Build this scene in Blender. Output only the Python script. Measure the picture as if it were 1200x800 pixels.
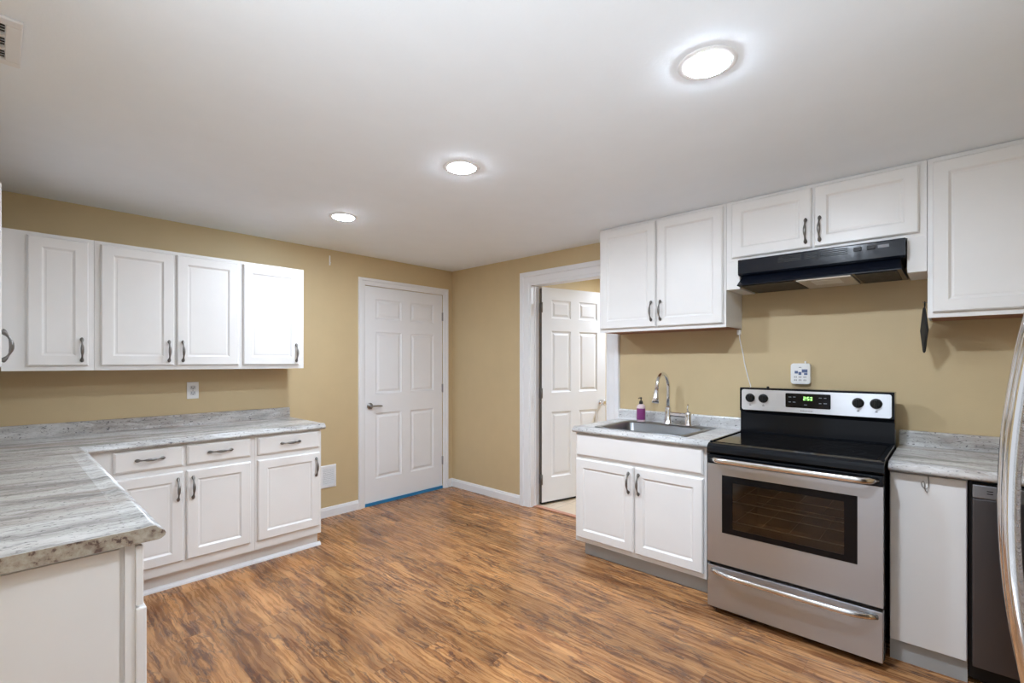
import bpy, bmesh, math, random
from mathutils import Vector, Matrix
random.seed(7)
SC = bpy.context.scene
for o in list(bpy.data.objects):
    bpy.data.objects.remove(o)
COL = SC.collection
PI = math.pi

# ------------------------------------------------------------------ camera, world, exposure
F_PX = 556.55
cam_d = bpy.data.cameras.new('camera')
cam_d.sensor_width = 36.0
cam_d.lens = F_PX / 1200.0 * 36.0
cam_d.shift_y = 23.74 / 1200.0
cam_d.clip_start = 0.02
cam = bpy.data.objects.new('camera', cam_d)
cam.location = (-3.357, -3.988, 1.35)
cam.rotation_euler = (PI / 2, 0, math.atan2(-0.7346, 0.6785))
COL.objects.link(cam)
SC.camera = cam

world = bpy.data.worlds.new('world')
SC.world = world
world.use_nodes = True
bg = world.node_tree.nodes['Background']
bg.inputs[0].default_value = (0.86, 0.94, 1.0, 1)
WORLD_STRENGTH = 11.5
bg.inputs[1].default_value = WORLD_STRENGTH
# added fill: world made bright below the horizon to light the ceiling, dim above
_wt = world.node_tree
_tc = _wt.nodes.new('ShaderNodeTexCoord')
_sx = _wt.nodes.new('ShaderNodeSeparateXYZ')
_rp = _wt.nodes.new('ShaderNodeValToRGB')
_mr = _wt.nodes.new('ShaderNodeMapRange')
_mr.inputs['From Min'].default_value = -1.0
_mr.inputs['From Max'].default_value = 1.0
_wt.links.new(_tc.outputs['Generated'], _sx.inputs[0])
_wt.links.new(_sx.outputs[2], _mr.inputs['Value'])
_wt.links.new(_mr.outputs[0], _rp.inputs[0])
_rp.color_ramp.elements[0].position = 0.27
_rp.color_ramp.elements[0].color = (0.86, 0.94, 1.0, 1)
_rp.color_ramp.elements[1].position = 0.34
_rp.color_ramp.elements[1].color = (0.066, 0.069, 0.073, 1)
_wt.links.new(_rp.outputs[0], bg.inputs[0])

LAMP_STRENGTH = 540.0
HALL_STRENGTH = 900.0
SC.view_settings.view_transform = 'Standard'
SC.view_settings.look = 'None'
SC.view_settings.gamma = 1.0
SC.view_settings.use_curve_mapping = False
SC.view_settings.exposure = 0.0
try:
    SC.cycles.use_denoising = True
    SC.cycles.max_bounces = 10
    SC.cycles.diffuse_bounces = 6
    SC.cycles.sample_clamp_indirect = 6.0
except Exception:
    pass

# ------------------------------------------------------------------ materials
def new_mat(name):
    m = bpy.data.materials.new(name)
    m.use_nodes = True
    nt = m.node_tree
    return m, nt, nt.nodes['Principled BSDF']

def N(nt, kind, **kw):
    n = nt.nodes.new(kind)
    for k, v in kw.items():
        setattr(n, k, v)
    return n

def ramp(nt, stops, src=None, interp='LINEAR'):
    r = N(nt, 'ShaderNodeValToRGB')
    r.color_ramp.interpolation = interp
    el = r.color_ramp.elements
    while len(el) < len(stops):
        el.new(0.5)
    for e, (p, c) in zip(el, stops):
        e.position = p
        e.color = tuple(c) + (1,) if len(c) == 3 else c
    if src is not None:
        nt.links.new(src, r.inputs[0])
    return r

def mapping(nt, scale=(1, 1, 1), rot=(0, 0, 0), loc=(0, 0, 0), src=None):
    mp = N(nt, 'ShaderNodeMapping')
    mp.inputs['Scale'].default_value = scale
    mp.inputs['Rotation'].default_value = rot
    mp.inputs['Location'].default_value = loc
    if src is None:
        tc = N(nt, 'ShaderNodeTexCoord')
        src = tc.outputs['Object']
    nt.links.new(src, mp.inputs[0])
    return mp

def noise(nt, vec, scale, detail=4, rough=0.55, dist=0.0):
    n = N(nt, 'ShaderNodeTexNoise')
    n.inputs['Scale'].default_value = scale
    n.inputs['Detail'].default_value = detail
    n.inputs['Roughness'].default_value = rough
    n.inputs['Distortion'].default_value = dist
    nt.links.new(vec, n.inputs['Vector'])
    return n

def mixc(nt, fac, a, b, blend='MIX'):
    m = N(nt, 'ShaderNodeMix', data_type='RGBA', blend_type=blend)
    def put(i, v):
        if hasattr(v, 'links') or hasattr(v, 'is_linked'):
            nt.links.new(v, m.inputs[i])
        elif isinstance(v, (int, float)):
            m.inputs[i].default_value = v
        else:
            m.inputs[i].default_value = tuple(v) + (1,)
    put(0, fac); put(6, a); put(7, b)
    return m.outputs[2]

def math_n(nt, op, a, b=None):
    m = N(nt, 'ShaderNodeMath', operation=op)
    for i, v in ((0, a), (1, b)):
        if v is None:
            continue
        if isinstance(v, (int, float)):
            m.inputs[i].default_value = v
        else:
            nt.links.new(v, m.inputs[i])
    return m.outputs[0]

def paint(name, col, rough=0.4, var=0.03, bump=0.0, bscale=200.0, spec=0.5):
    m, nt, b = new_mat(name)
    mp = mapping(nt)
    n = noise(nt, mp.outputs[0], 6.0, 3)
    c1 = [c * (1 - var) for c in col]
    c2 = [min(1, c * (1 + var)) for c in col]
    r = ramp(nt, [(0.3, c1), (0.7, c2)], n.outputs[0])
    nt.links.new(r.outputs[0], b.inputs['Base Color'])
    b.inputs['Roughness'].default_value = rough
    b.inputs['Specular IOR Level'].default_value = spec
    if bump > 0:
        n2 = noise(nt, mp.outputs[0], bscale, 2)
        bp = N(nt, 'ShaderNodeBump')
        bp.inputs['Strength'].default_value = bump
        bp.inputs['Distance'].default_value = 0.002
        nt.links.new(n2.outputs[0], bp.inputs['Height'])
        nt.links.new(bp.outputs[0], b.inputs['Normal'])
    return m

def plain(name, col, rough=0.4, metal=0.0, coat=0.0, spec=0.5):
    m, nt, b = new_mat(name)
    mp = mapping(nt)
    n = noise(nt, mp.outputs[0], 40.0, 2)
    r = ramp(nt, [(0.3, (max(0.0, rough - 0.04),) * 3), (0.7, (rough + 0.04,) * 3)], n.outputs[0])
    b.inputs['Base Color'].default_value = tuple(col) + (1,)
    nt.links.new(r.outputs[0], b.inputs['Roughness'])
    b.inputs['Metallic'].default_value = metal
    b.inputs['Coat Weight'].default_value = coat
    b.inputs['Specular IOR Level'].default_value = spec
    return m

def brushed(name, col, rough, axis_scale):
    m, nt, b = new_mat(name)
    mp = mapping(nt, scale=axis_scale)
    n = noise(nt, mp.outputs[0], 1.0, 3, 0.6)
    r = ramp(nt, [(0.3, (rough - 0.03,) * 3), (0.7, (rough + 0.03,) * 3)], n.outputs[0])
    nt.links.new(r.outputs[0], b.inputs['Roughness'])
    c = ramp(nt, [(0.3, [x * 0.975 for x in col]), (0.7, col)], n.outputs[0])
    nt.links.new(c.outputs[0], b.inputs['Base Color'])
    b.inputs['Metallic'].default_value = 1.0
    b.inputs['Anisotropic'].default_value = 0.75
    tg = N(nt, 'ShaderNodeTangent', direction_type='RADIAL', axis='Z')
    nt.links.new(tg.outputs[0], b.inputs['Tangent'])
    b.inputs['Anisotropic Rotation'].default_value = 0.25
    return m

def emit(name, col, strength):
    m, nt, b = new_mat(name)
    b.inputs['Base Color'].default_value = (0.8, 0.8, 0.8, 1)
    b.inputs['Emission Color'].default_value = tuple(col) + (1,)
    b.inputs['Emission Strength'].default_value = strength
    return m

def granite(name, loc, rot=0.0, white=0.0):
    m, nt, b = new_mat(name)
    mp = mapping(nt, rot=(0, 0, rot), loc=loc)
    warp = noise(nt, mp.outputs[0], 2.6, 5, 0.6)
    vec = N(nt, 'ShaderNodeVectorMath', operation='MULTIPLY_ADD')
    nt.links.new(warp.outputs['Color'], vec.inputs[0])
    vec.inputs[1].default_value = (0.10, 0.13, 0.10)
    nt.links.new(mp.outputs[0], vec.inputs[2])
    # broad pale and grey bands
    st = mapping(nt, scale=(1.1, 5.5, 5.5), src=vec.outputs[0])
    n1 = noise(nt, st.outputs[0], 1.6, 9, 0.68, 0.4)
    c1 = ramp(nt, [(0.30, (0.22, 0.215, 0.21)), (0.41, (0.37, 0.365, 0.355)), (0.50, (0.53, 0.525, 0.51)),
                   (0.60, (0.68, 0.685, 0.68)), (0.72, (0.58, 0.57, 0.55))], n1.outputs[0])
    # brownish clouds
    st2 = mapping(nt, scale=(0.8, 3.2, 3.2), loc=(3.1, 1.7, 0.4), src=vec.outputs[0])
    n2 = noise(nt, st2.outputs[0], 1.7, 6, 0.6, 0.3)
    f2 = ramp(nt, [(0.50, (0, 0, 0)), (0.66, (1, 1, 1))], n2.outputs[0])
    c2 = mixc(nt, math_n(nt, 'MULTIPLY', f2.outputs[0], 0.50), c1.outputs[0], (0.34, 0.265, 0.215))
    # fine broken dark streaks
    st3 = mapping(nt, scale=(5.0, 34.0, 34.0), loc=(1.0, 5.0, 2.0), src=vec.outputs[0])
    n3 = noise(nt, st3.outputs[0], 1.6, 8, 0.75, 0.7)
    f3 = ramp(nt, [(0.53, (0, 0, 0)), (0.64, (1, 1, 1))], n3.outputs[0])
    c3 = mixc(nt, math_n(nt, 'MULTIPLY', f3.outputs[0], 0.55), c2, (0.13, 0.125, 0.125))
    # fine broken white streaks
    st5 = mapping(nt, scale=(4.0, 26.0, 26.0), loc=(7.0, 2.0, 4.0), src=vec.outputs[0])
    n5 = noise(nt, st5.outputs[0], 1.5, 7, 0.72, 0.5)
    f5 = ramp(nt, [(0.54, (0, 0, 0)), (0.66, (1, 1, 1))], n5.outputs[0])
    c4 = mixc(nt, math_n(nt, 'MULTIPLY', f5.outputs[0], 0.55), c3, (0.72, 0.73, 0.73))
    # dark mineral flecks
    fm = mapping(nt, scale=(1.0, 1.7, 1.7), src=mp.outputs[0])
    n4 = noise(nt, fm.outputs[0], 62.0, 3, 0.6)
    f4 = ramp(nt, [(0.61, (0, 0, 0)), (0.67, (1, 1, 1))], n4.outputs[0])
    c5 = mixc(nt, white, c4, (0.70, 0.71, 0.72))
    c6 = mixc(nt, math_n(nt, 'MULTIPLY', f4.outputs[0], 0.8), c5, (0.055, 0.05, 0.06))
    nt.links.new(c6, b.inputs['Base Color'])
    b.inputs['Roughness'].default_value = 0.26
    return m

def speckled_edge():
    m, nt, b = new_mat('speckled laminate edge')
    mp = mapping(nt)
    n = noise(nt, mp.outputs[0], 46.0, 5, 0.65, 0.2)
    c = ramp(nt, [(0.30, (0.05, 0.035, 0.03)), (0.385, (0.15, 0.10, 0.08)), (0.44, (0.33, 0.275, 0.215)), (0.54, (0.40, 0.355, 0.285)),
                  (0.66, (0.47, 0.43, 0.36))], n.outputs[0])
    n2 = noise(nt, mp.outputs[0], 15.0, 3, 0.6)
    f = ramp(nt, [(0.58, (0, 0, 0)), (0.68, (1, 1, 1))], n2.outputs[0])
    c2 = mixc(nt, math_n(nt, 'MULTIPLY', f.outputs[0], 0.55), c.outputs[0], (0.12, 0.075, 0.06))
    nt.links.new(c2, b.inputs['Base Color'])
    b.inputs['Roughness'].default_value = 0.4
    return m

def floor_mat():
    m, nt, b = new_mat('warm brown plank floor')
    tc = N(nt, 'ShaderNodeTexCoord')
    sep = N(nt, 'ShaderNodeSeparateXYZ')
    nt.links.new(tc.outputs['Object'], sep.inputs[0])
    PW, PL = 0.125, 1.21
    row = math_n(nt, 'FLOOR', math_n(nt, 'DIVIDE', sep.outputs[0], PW))
    wn = N(nt, 'ShaderNodeTexWhiteNoise', noise_dimensions='1D')
    nt.links.new(row, wn.inputs['W'])
    yo = math_n(nt, 'ADD', sep.outputs[1], math_n(nt, 'MULTIPLY', wn.outputs[0], PL))
    cell = math_n(nt, 'FLOOR', math_n(nt, 'DIVIDE', yo, PL))
    pid = math_n(nt, 'ADD', math_n(nt, 'MULTIPLY', row, 17.31), math_n(nt, 'MULTIPLY', cell, 5.77))
    wn2 = N(nt, 'ShaderNodeTexWhiteNoise', noise_dimensions='1D')
    nt.links.new(pid, wn2.inputs['W'])
    comb = N(nt, 'ShaderNodeCombineXYZ')
    nt.links.new(sep.outputs[0], comb.inputs[0])
    nt.links.new(sep.outputs[1], comb.inputs[1])
    nt.links.new(math_n(nt, 'MULTIPLY', wn2.outputs[0], 9.0), comb.inputs[2])
    # wavy warp of the grain
    wmap = mapping(nt, scale=(5.0, 2.2, 1.0), src=comb.outputs[0])
    w = noise(nt, wmap.outputs[0], 1.6, 5, 0.6)
    va = N(nt, 'ShaderNodeVectorMath', operation='MULTIPLY_ADD')
    nt.links.new(w.outputs['Color'], va.inputs[0])
    va.inputs[1].default_value = (0.060, 0.10, 0.0)
    nt.links.new(comb.outputs[0], va.inputs[2])
    # fine long grain
    g1m = mapping(nt, scale=(42.0, 2.0, 1.0), src=va.outputs[0])
    g1 = noise(nt, g1m.outputs[0], 1.5, 9, 0.66, 0.3)
    c1 = ramp(nt, [(0.26, (0.14, 0.055, 0.024)), (0.40, (0.27, 0.122, 0.050)), (0.50, (0.40, 0.200, 0.082)),
                   (0.60, (0.50, 0.270, 0.115)), (0.74, (0.64, 0.395, 0.195))], g1.outputs[0])
    # slower honey and brown areas
    g3m = mapping(nt, scale=(7.0, 1.3, 1.0), loc=(7, 3, 2), src=va.outputs[0])
    g3 = noise(nt, g3m.outputs[0], 1.7, 4, 0.55)
    t3 = ramp(nt, [(0.33, (0.58, 0.50, 0.48)), (0.47, (0.95, 0.93, 0.92)), (0.66, (1.18, 1.16, 1.10))], g3.outputs[0])
    c2 = mixc(nt, 1.0, c1.outputs[0], t3.outputs[0], 'MULTIPLY')
    # thin dark wandering veins
    g2m = mapping(nt, scale=(17.0, 3.2, 1.0), loc=(4, 2, 1), src=va.outputs[0])
    g2 = noise(nt, g2m.outputs[0], 1.25, 6, 0.62, 0.5)
    rid = math_n(nt, 'ABSOLUTE', math_n(nt, 'SUBTRACT', g2.outputs[0], 0.5))
    f2 = ramp(nt, [(0.012, (1, 1, 1)), (0.045, (0, 0, 0))], rid)
    g4m = mapping(nt, scale=(6.0, 1.6, 1.0), loc=(1, 8, 3), src=va.outputs[0])
    g4 = noise(nt, g4m.outputs[0], 1.8, 3, 0.5)
    gate = ramp(nt, [(0.40, (0, 0, 0)), (0.54, (1, 1, 1))], g4.outputs[0])
    c3 = mixc(nt, math_n(nt, 'MULTIPLY', math_n(nt, 'MULTIPLY', f2.outputs[0], gate.outputs[0]), 0.80), c2, (0.075, 0.036, 0.028))
    # knots
    km = mapping(nt, scale=(4.2, 2.2, 1.0), src=va.outputs[0])
    vo = N(nt, 'ShaderNodeTexVoronoi', feature='F1')
    vo.inputs['Scale'].default_value = 1.0
    nt.links.new(km.outputs[0], vo.inputs['Vector'])
    ring = math_n(nt, 'SINE', math_n(nt, 'MULTIPLY', vo.outputs['Distance'], 120.0))
    kmask = ramp(nt, [(0.03, (1, 1, 1)), (0.13, (0, 0, 0))], vo.outputs['Distance'])
    kf = math_n(nt, 'MULTIPLY', kmask.outputs[0], math_n(nt, 'ADD', math_n(nt, 'MULTIPLY', ring, 0.3), 0.45))
    c4 = mixc(nt, kf, c3, (0.05, 0.022, 0.015))
    tint = ramp(nt, [(0.0, (0.82, 0.80, 0.78)), (1.0, (1.12, 1.08, 1.04))], wn2.outputs[0])
    c5 = mixc(nt, 1.0, c4, tint.outputs[0], 'MULTIPLY')
    # seams
    fx = math_n(nt, 'FRACT', math_n(nt, 'DIVIDE', sep.outputs[0], PW))
    fy = math_n(nt, 'FRACT', math_n(nt, 'DIVIDE', yo, PL))
    sx = math_n(nt, 'LESS_THAN', fx, 0.014)
    sy = math_n(nt, 'LESS_THAN', fy, 0.0018)
    seam = math_n(nt, 'MULTIPLY', math_n(nt, 'MAXIMUM', sx, sy), 0.45)
    c6 = mixc(nt, seam, c5, (0.06, 0.028, 0.016))
    nt.links.new(c6, b.inputs['Base Color'])
    b.inputs['Specular IOR Level'].default_value = 0.38
    rr = ramp(nt, [(0.3, (0.22,) * 3), (0.7, (0.33,) * 3)], g1.outputs[0])
    nt.links.new(rr.outputs[0], b.inputs['Roughness'])
    bp = N(nt, 'ShaderNodeBump')
    bp.inputs['Strength'].default_value = 0.08
    bp.inputs['Distance'].default_value = 0.002
    nt.links.new(g1.outputs[0], bp.inputs['Height'])
    nt.links.new(bp.outputs[0], b.inputs['Normal'])
    return m

def tile_mat():
    m, nt, b = new_mat('beige tile floor')
    mp = mapping(nt)
    n = noise(nt, mp.outputs[0], 7.0, 4)
    c = ramp(nt, [(0.3, (0.60, 0.47, 0.34)), (0.7, (0.72, 0.60, 0.46))], n.outputs[0])
    br = N(nt, 'ShaderNodeTexBrick', offset=0.0)
    br.inputs['Scale'].default_value = 1.0
    br.inputs['Brick Width'].default_value = 0.33
    br.inputs['Row Height'].default_value = 0.33
    br.inputs['Mortar Size'].default_value = 0.004
    nt.links.new(mp.outputs[0], br.inputs['Vector'])
    nt.links.new(mixc(nt, br.outputs['Fac'], c.outputs[0], (0.45, 0.38, 0.30)), b.inputs['Base Color'])
    b.inputs['Roughness'].default_value = 0.35
    return m

def oven_glass():
    m, nt, b = new_mat('tinted oven glass')
    out = nt.nodes['Material Output']
    tr = N(nt, 'ShaderNodeBsdfTransparent')
    tr.inputs[0].default_value = (0.62, 0.58, 0.54, 1)
    gl = N(nt, 'ShaderNodeBsdfGlossy')
    gl.inputs['Color'].default_value = (0.9, 0.9, 0.9, 1)
    gl.inputs['Roughness'].default_value = 0.06
    lw = N(nt, 'ShaderNodeFresnel')
    lw.inputs['IOR'].default_value = 1.6
    mx = N(nt, 'ShaderNodeMixShader')
    nt.links.new(lw.outputs[0], mx.inputs[0])
    nt.links.new(tr.outputs[0], mx.inputs[1])
    nt.links.new(gl.outputs[0], mx.inputs[2])
    nt.links.new(mx.outputs[0], out.inputs['Surface'])
    return m

def knit_black():
    m, nt, b = new_mat('black quilted cloth')
    mp = mapping(nt)
    ch = N(nt, 'ShaderNodeTexChecker')
    ch.inputs['Scale'].default_value = 110.0
    ch.inputs['Color1'].default_value = (0.010, 0.010, 0.010, 1)
    ch.inputs['Color2'].default_value = (0.028, 0.028, 0.028, 1)
    nt.links.new(mp.outputs[0], ch.inputs['Vector'])
    nt.links.new(ch.outputs[0], b.inputs['Base Color'])
    b.inputs['Roughness'].default_value = 0.85
    return m

M = {}
M['wall'] = paint('tan wall paint', (0.57, 0.445, 0.258), 0.55, 0.02, 0.25, 160.0)
M['ceiling'] = paint('white ceiling paint', (0.85, 0.905, 0.965), 0.8, 0.01, 0.2, 120.0)
M['trim'] = paint('white trim paint', (0.80, 0.81, 0.83), 0.35, 0.01)
M['cab'] = paint('white cabinet paint', (0.80, 0.79, 0.775), 0.35, 0.012)
M['panel'] = paint('plain white panel', (0.76, 0.755, 0.75), 0.4, 0.012)
M['toe'] = paint('grey toe kick board', (0.42, 0.43, 0.43), 0.5, 0.06)
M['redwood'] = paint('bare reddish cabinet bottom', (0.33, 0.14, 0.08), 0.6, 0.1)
M['floor'] = floor_mat()
M['tile'] = tile_mat()
M['thresh'] = paint('orange threshold strip', (0.55, 0.26, 0.17), 0.5, 0.05)
M['granA'] = granite('grey streaked laminate', (0, 0, 0), 0.10)
M['granB'] = granite('pale streaked laminate', (2.3, 0.7, 0), 0.12, 0.48)
M['granC'] = granite('dark streaked laminate', (5.6, 4.15, 0), 0.05, 0.0)
M['edge'] = speckled_edge()
M['pewter'] = plain('antique pewter', (0.22, 0.21, 0.20), 0.34, 1.0)
M['nickel'] = plain('satin nickel', (0.34, 0.33, 0.32), 0.32, 1.0)
M['darkmetal'] = plain('dark hinge metal', (0.16, 0.145, 0.13), 0.45, 0.8)
M['chrome'] = plain('polished chrome', (0.80, 0.80, 0.82), 0.10, 1.0)
M['steel'] = brushed('brushed stainless', (0.49, 0.505, 0.53), 0.33, (1.2, 1.2, 700.0))
M['steelbar'] = plain('smooth stainless', (0.72, 0.70, 0.69), 0.20, 1.0)
M['panelsteel'] = brushed('pale control steel', (0.74, 0.76, 0.80), 0.36, (1.2, 1.2, 700.0))
M['sink'] = brushed('sink stainless', (0.27, 0.28, 0.29), 0.34, (1.2, 500.0, 1.2))
M['dwsteel'] = brushed('dark stainless', (0.13, 0.125, 0.13), 0.34, (1.2, 1.2, 600.0))
M['dwstrip'] = brushed('grey stainless strip', (0.34, 0.35, 0.37), 0.34, (1.2, 1.2, 600.0))
M['black'] = plain('black gloss enamel', (0.006, 0.007, 0.009), 0.10, 0.0, 0.0, 0.22)
M['hoodblack'] = plain('blue black hood enamel', (0.005, 0.007, 0.013), 0.15, 0.0, 0.0, 0.40)
M['blackmat'] = plain('matte black', (0.008, 0.008, 0.008), 0.42, 0.0, 0.0, 0.3)
M['glassblack'] = plain('black ceramic glass', (0.004, 0.004, 0.005), 0.09, 0.0, 0.0, 0.25)
M['ringgrey'] = plain('grey burner print', (0.045, 0.045, 0.05), 0.2)
M['ovenglass'] = oven_glass()
M['cavity'] = plain('oven enamel', (0.20, 0.17, 0.145), 0.5)
M['rack'] = plain('oven rack wire', (0.85, 0.83, 0.80), 0.35, 0.2)
M['lens'] = plain('hood light lens', (0.55, 0.50, 0.42), 0.4)
M['lensin'] = plain('hood light lens centre', (0.78, 0.77, 0.72), 0.35)
M['grey'] = plain('grey print', (0.22, 0.23, 0.25), 0.5)
M['paleprint'] = plain('pale print', (0.55, 0.57, 0.6), 0.5)
M['green'] = emit('green clock light', (0.25, 1.0, 0.05), 1.6)
M['lamp'] = emit('lamp diffuser', (0.84, 0.95, 1.09), LAMP_STRENGTH)
M['lampnear'] = emit('near lamp diffuser', (0.84, 0.95, 1.09), LAMP_STRENGTH * 1.22)
M['lampfar'] = emit('far lamp diffuser', (0.84, 0.95, 1.09), LAMP_STRENGTH * 0.66)
M['hall'] = emit('hall diffuser', (0.84, 0.95, 1.10), HALL_STRENGTH)
M['plastic'] = plain('white plastic', (0.80, 0.80, 0.79), 0.35)
M['slot'] = plain('outlet slot', (0.05, 0.05, 0.055), 0.5)
M['slotgrey'] = plain('outlet face', (0.60, 0.60, 0.60), 0.4)
M['bluelabel'] = plain('blue grey label', (0.10, 0.14, 0.26), 0.4)
M['tape'] = paint('blue masking tape', (0.02, 0.20, 0.42), 0.6, 0.1)
M['cloth'] = knit_black()
M['purple'] = plain('purple label', (0.22, 0.035, 0.17), 0.35)
M['pinksoap'] = plain('pinkish bottle plastic', (0.72, 0.58, 0.60), 0.25)
M['bottletop'] = plain('black pump plastic', (0.015, 0.014, 0.012), 0.3)
M['recess'] = plain('dark duct', (0.03, 0.03, 0.03), 0.8)
M['fridge'] = brushed('fridge stainless', (0.62, 0.62, 0.62), 0.28, (1.2, 1.2, 600.0))
M['fridgeside'] = plain('fridge grey side', (0.12, 0.12, 0.125), 0.5)

# ------------------------------------------------------------------ mesh helper
class MB:
    def __init__(self):
        self.bm = bmesh.new()

    def box(self, x0, x1, y0, y1, z0, z1, bev=0.0, seg=2):
        t = bmesh.new()
        bmesh.ops.create_cube(t, size=1.0)
        bmesh.ops.scale(t, vec=(abs(x1 - x0), abs(y1 - y0), abs(z1 - z0)), verts=t.verts)
        bmesh.ops.translate(t, vec=((x0 + x1) / 2, (y0 + y1) / 2, (z0 + z1) / 2), verts=t.verts)
        if bev > 0:
            bmesh.ops.bevel(t, geom=list(t.edges), offset=bev, segments=seg, affect='EDGES', profile=0.5)
        self.merge(t)
        return self

    def merge(self, t, mat=None):
        if mat is not None:
            bmesh.ops.transform(t, matrix=mat, verts=t.verts)
        me = bpy.data.meshes.new('tmp')
        t.to_mesh(me)
        self.bm.from_mesh(me)
        bpy.data.meshes.remove(me)
        t.free()

    def loft(self, rects, cap0=False, cap1=True):
        """rects: (x0,x1,z0,z1,y) loops facing -y"""
        prev = None
        first = None
        for (x0, x1, z0, z1, y) in rects:
            vs = [self.bm.verts.new(p) for p in ((x0, y, z0), (x1, y, z0), (x1, y, z1), (x0, y, z1))]
            if prev:
                for i in range(4):
                    j = (i + 1) % 4
                    self.bm.faces.new((prev[i], prev[j], vs[j], vs[i]))
            else:
                first = vs
            prev = vs
        if cap1:
            self.bm.faces.new(prev)
        if cap0:
            self.bm.faces.new(first[::-1])
        return self

    def extrude(self, prof, axis, a, b, smooth=False):
        """closed profile swept from a to b along axis; prof 2D gives the other two axes in order"""
        def P(p, t):
            if axis == 'x':
                return (t, p[0], p[1])
            if axis == 'y':
                return (p[0], t, p[1])
            return (p[0], p[1], t)
        A = [self.bm.verts.new(P(p, a)) for p in prof]
        B = [self.bm.verts.new(P(p, b)) for p in prof]
        n = len(prof)
        for i in range(n):
            j = (i + 1) % n
            f = self.bm.faces.new((A[i], A[j], B[j], B[i]))
            f.smooth = smooth
        self.bm.faces.new(A[::-1])
        self.bm.faces.new(B)
        return self

    def tube(self, pts, radii, seg=10, cap=True, squash=None, smooth=True):
        pts = [Vector(p) for p in pts]
        if isinstance(radii, (int, float)):
            radii = [radii] * len(pts)
        prev = None
        ref = None
        for i, p in enumerate(pts):
            if i == 0:
                d = pts[1] - pts[0]
            elif i == len(pts) - 1:
                d = pts[-1] - pts[-2]
            else:
                d = (pts[i + 1] - pts[i]).normalized() + (pts[i] - pts[i - 1]).normalized()
            d.normalize()
            if ref is None:
                ref = Vector((0, 0, 1)) if abs(d.z) < 0.9 else Vector((1, 0, 0))
            a = d.cross(ref)
            if a.length < 1e-5:
                a = d.cross(Vector((0, 1, 0)))
            a.normalize()
            bb = a.cross(d).normalized()
            ref = bb
            ra = radii[i]
            rb = ra * (squash if squash else 1.0)
            vs = [self.bm.verts.new(p + a * (ra * math.cos(2 * PI * k / seg)) + bb * (rb * math.sin(2 * PI * k / seg))) for k in range(seg)]
            if prev:
                for k in range(seg):
                    j = (k + 1) % seg
                    f = self.bm.faces.new((prev[k], prev[j], vs[j], vs[k]))
                    f.smooth = smooth
            elif cap:
                self.bm.faces.new(vs[::-1])
            prev = vs
        if cap:
            self.bm.faces.new(prev)
        return self

    def lathe(self, prof, center=(0, 0, 0), axis='z', seg=24, smooth=True):
        """prof: (radius, height) list"""
        c = Vector(center)
        rings = []
        for r, h in prof:
            ring = []
            for k in range(seg):
                a = 2 * PI * k / seg
                u, v = r * math.cos(a), r * math.sin(a)
                if axis == 'z':
                    p = Vector((u, v, h))
                elif axis == 'y':
                    p = Vector((u, h, v))
                else:
                    p = Vector((h, u, v))
                ring.append(self.bm.verts.new(c + p))
            rings.append(ring)
        for a, b in zip(rings, rings[1:]):
            for k in range(seg):
                j = (k + 1) % seg
                f = self.bm.faces.new((a[k], a[j], b[j], b[k]))
                f.smooth = smooth
        self.bm.faces.new(rings[0][::-1])
        self.bm.faces.new(rings[-1])
        return self

    def rrect(self, x0, x1, z0, z1, y0, y1, r, seg=5):
        """rounded-corner plate between depths y0 (back) and y1 (front)"""
        pts = []
        for cx, cz, a0 in ((x1 - r, z1 - r, 0), (x0 + r, z1 - r, 90), (x0 + r, z0 + r, 180), (x1 - r, z0 + r, 270)):
            for k in range(seg + 1):
                a = math.radians(a0 + 90 * k / seg)
                pts.append((cx + r * math.cos(a), cz + r * math.sin(a)))
        return self.extrude(pts, 'y', y0, y1)

    def build(self, name, mat, parent=None):
        bm = self.bm
        bmesh.ops.recalc_face_normals(bm, faces=bm.faces)
        me = bpy.data.meshes.new(name)
        bm.to_mesh(me)
        bm.free()
        me.materials.append(mat)
        o = bpy.data.objects.new(name, me)
        COL.objects.link(o)
        if parent is not None:
            o.parent = parent
        return o

def tag(o, label=None, cat=None, group=None, kind=None):
    if label: o['label'] = label
    if cat: o['category'] = cat
    if group: o['group'] = group
    if kind: o['kind'] = kind
    return o

def thing(name, label, cat, loc=(0, 0, 0), rz=0.0, group=None, kind=None):
    o = bpy.data.objects.new(name, None)
    o.empty_display_size = 0.1
    COL.objects.link(o)
    o.location = loc
    o.rotation_euler = (0, 0, rz)
    return tag(o, label, cat, group, kind)

def copy_tree(o, parent=None):
    c = o.copy()
    COL.objects.link(c)
    if parent is not None:
        c.parent = parent
    for ch in list(o.children):
        copy_tree(ch, c)
    return c

def struct(name, mb, mat, parent=None):
    o = mb.build(name, mat, parent)
    if parent is None:
        o['kind'] = 'structure'
    return o

H = 2.33
WEST = -3.67
SOUTH = -4.85
OPENING = -2.85        # the near left wall is cut here to let the added world fill in
RW = -PI / 2           # things on the right wall: local -y is world -x, local x runs along world -y

# ------------------------------------------------------------------ room shell
struct('floor', MB().box(-4.6, 0.06, -4.97, 0.12, -0.05, 0.0), M['floor'])
struct('ceiling', MB().box(-4.0, 2.8, -4.97, 0.12, H, H + 0.06), M['ceiling'])
# left wall with the closed door's hole
DL0, DL1, DLT = -1.051, -0.130, 2.062
struct('wall_left', MB().box(WEST - 0.12, DL0, 0, 0.12, 0, H).box(DL1, 0.115, 0, 0.12, 0, H).box(DL0, DL1, 0, 0.12, DLT, H), M['wall'])
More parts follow.
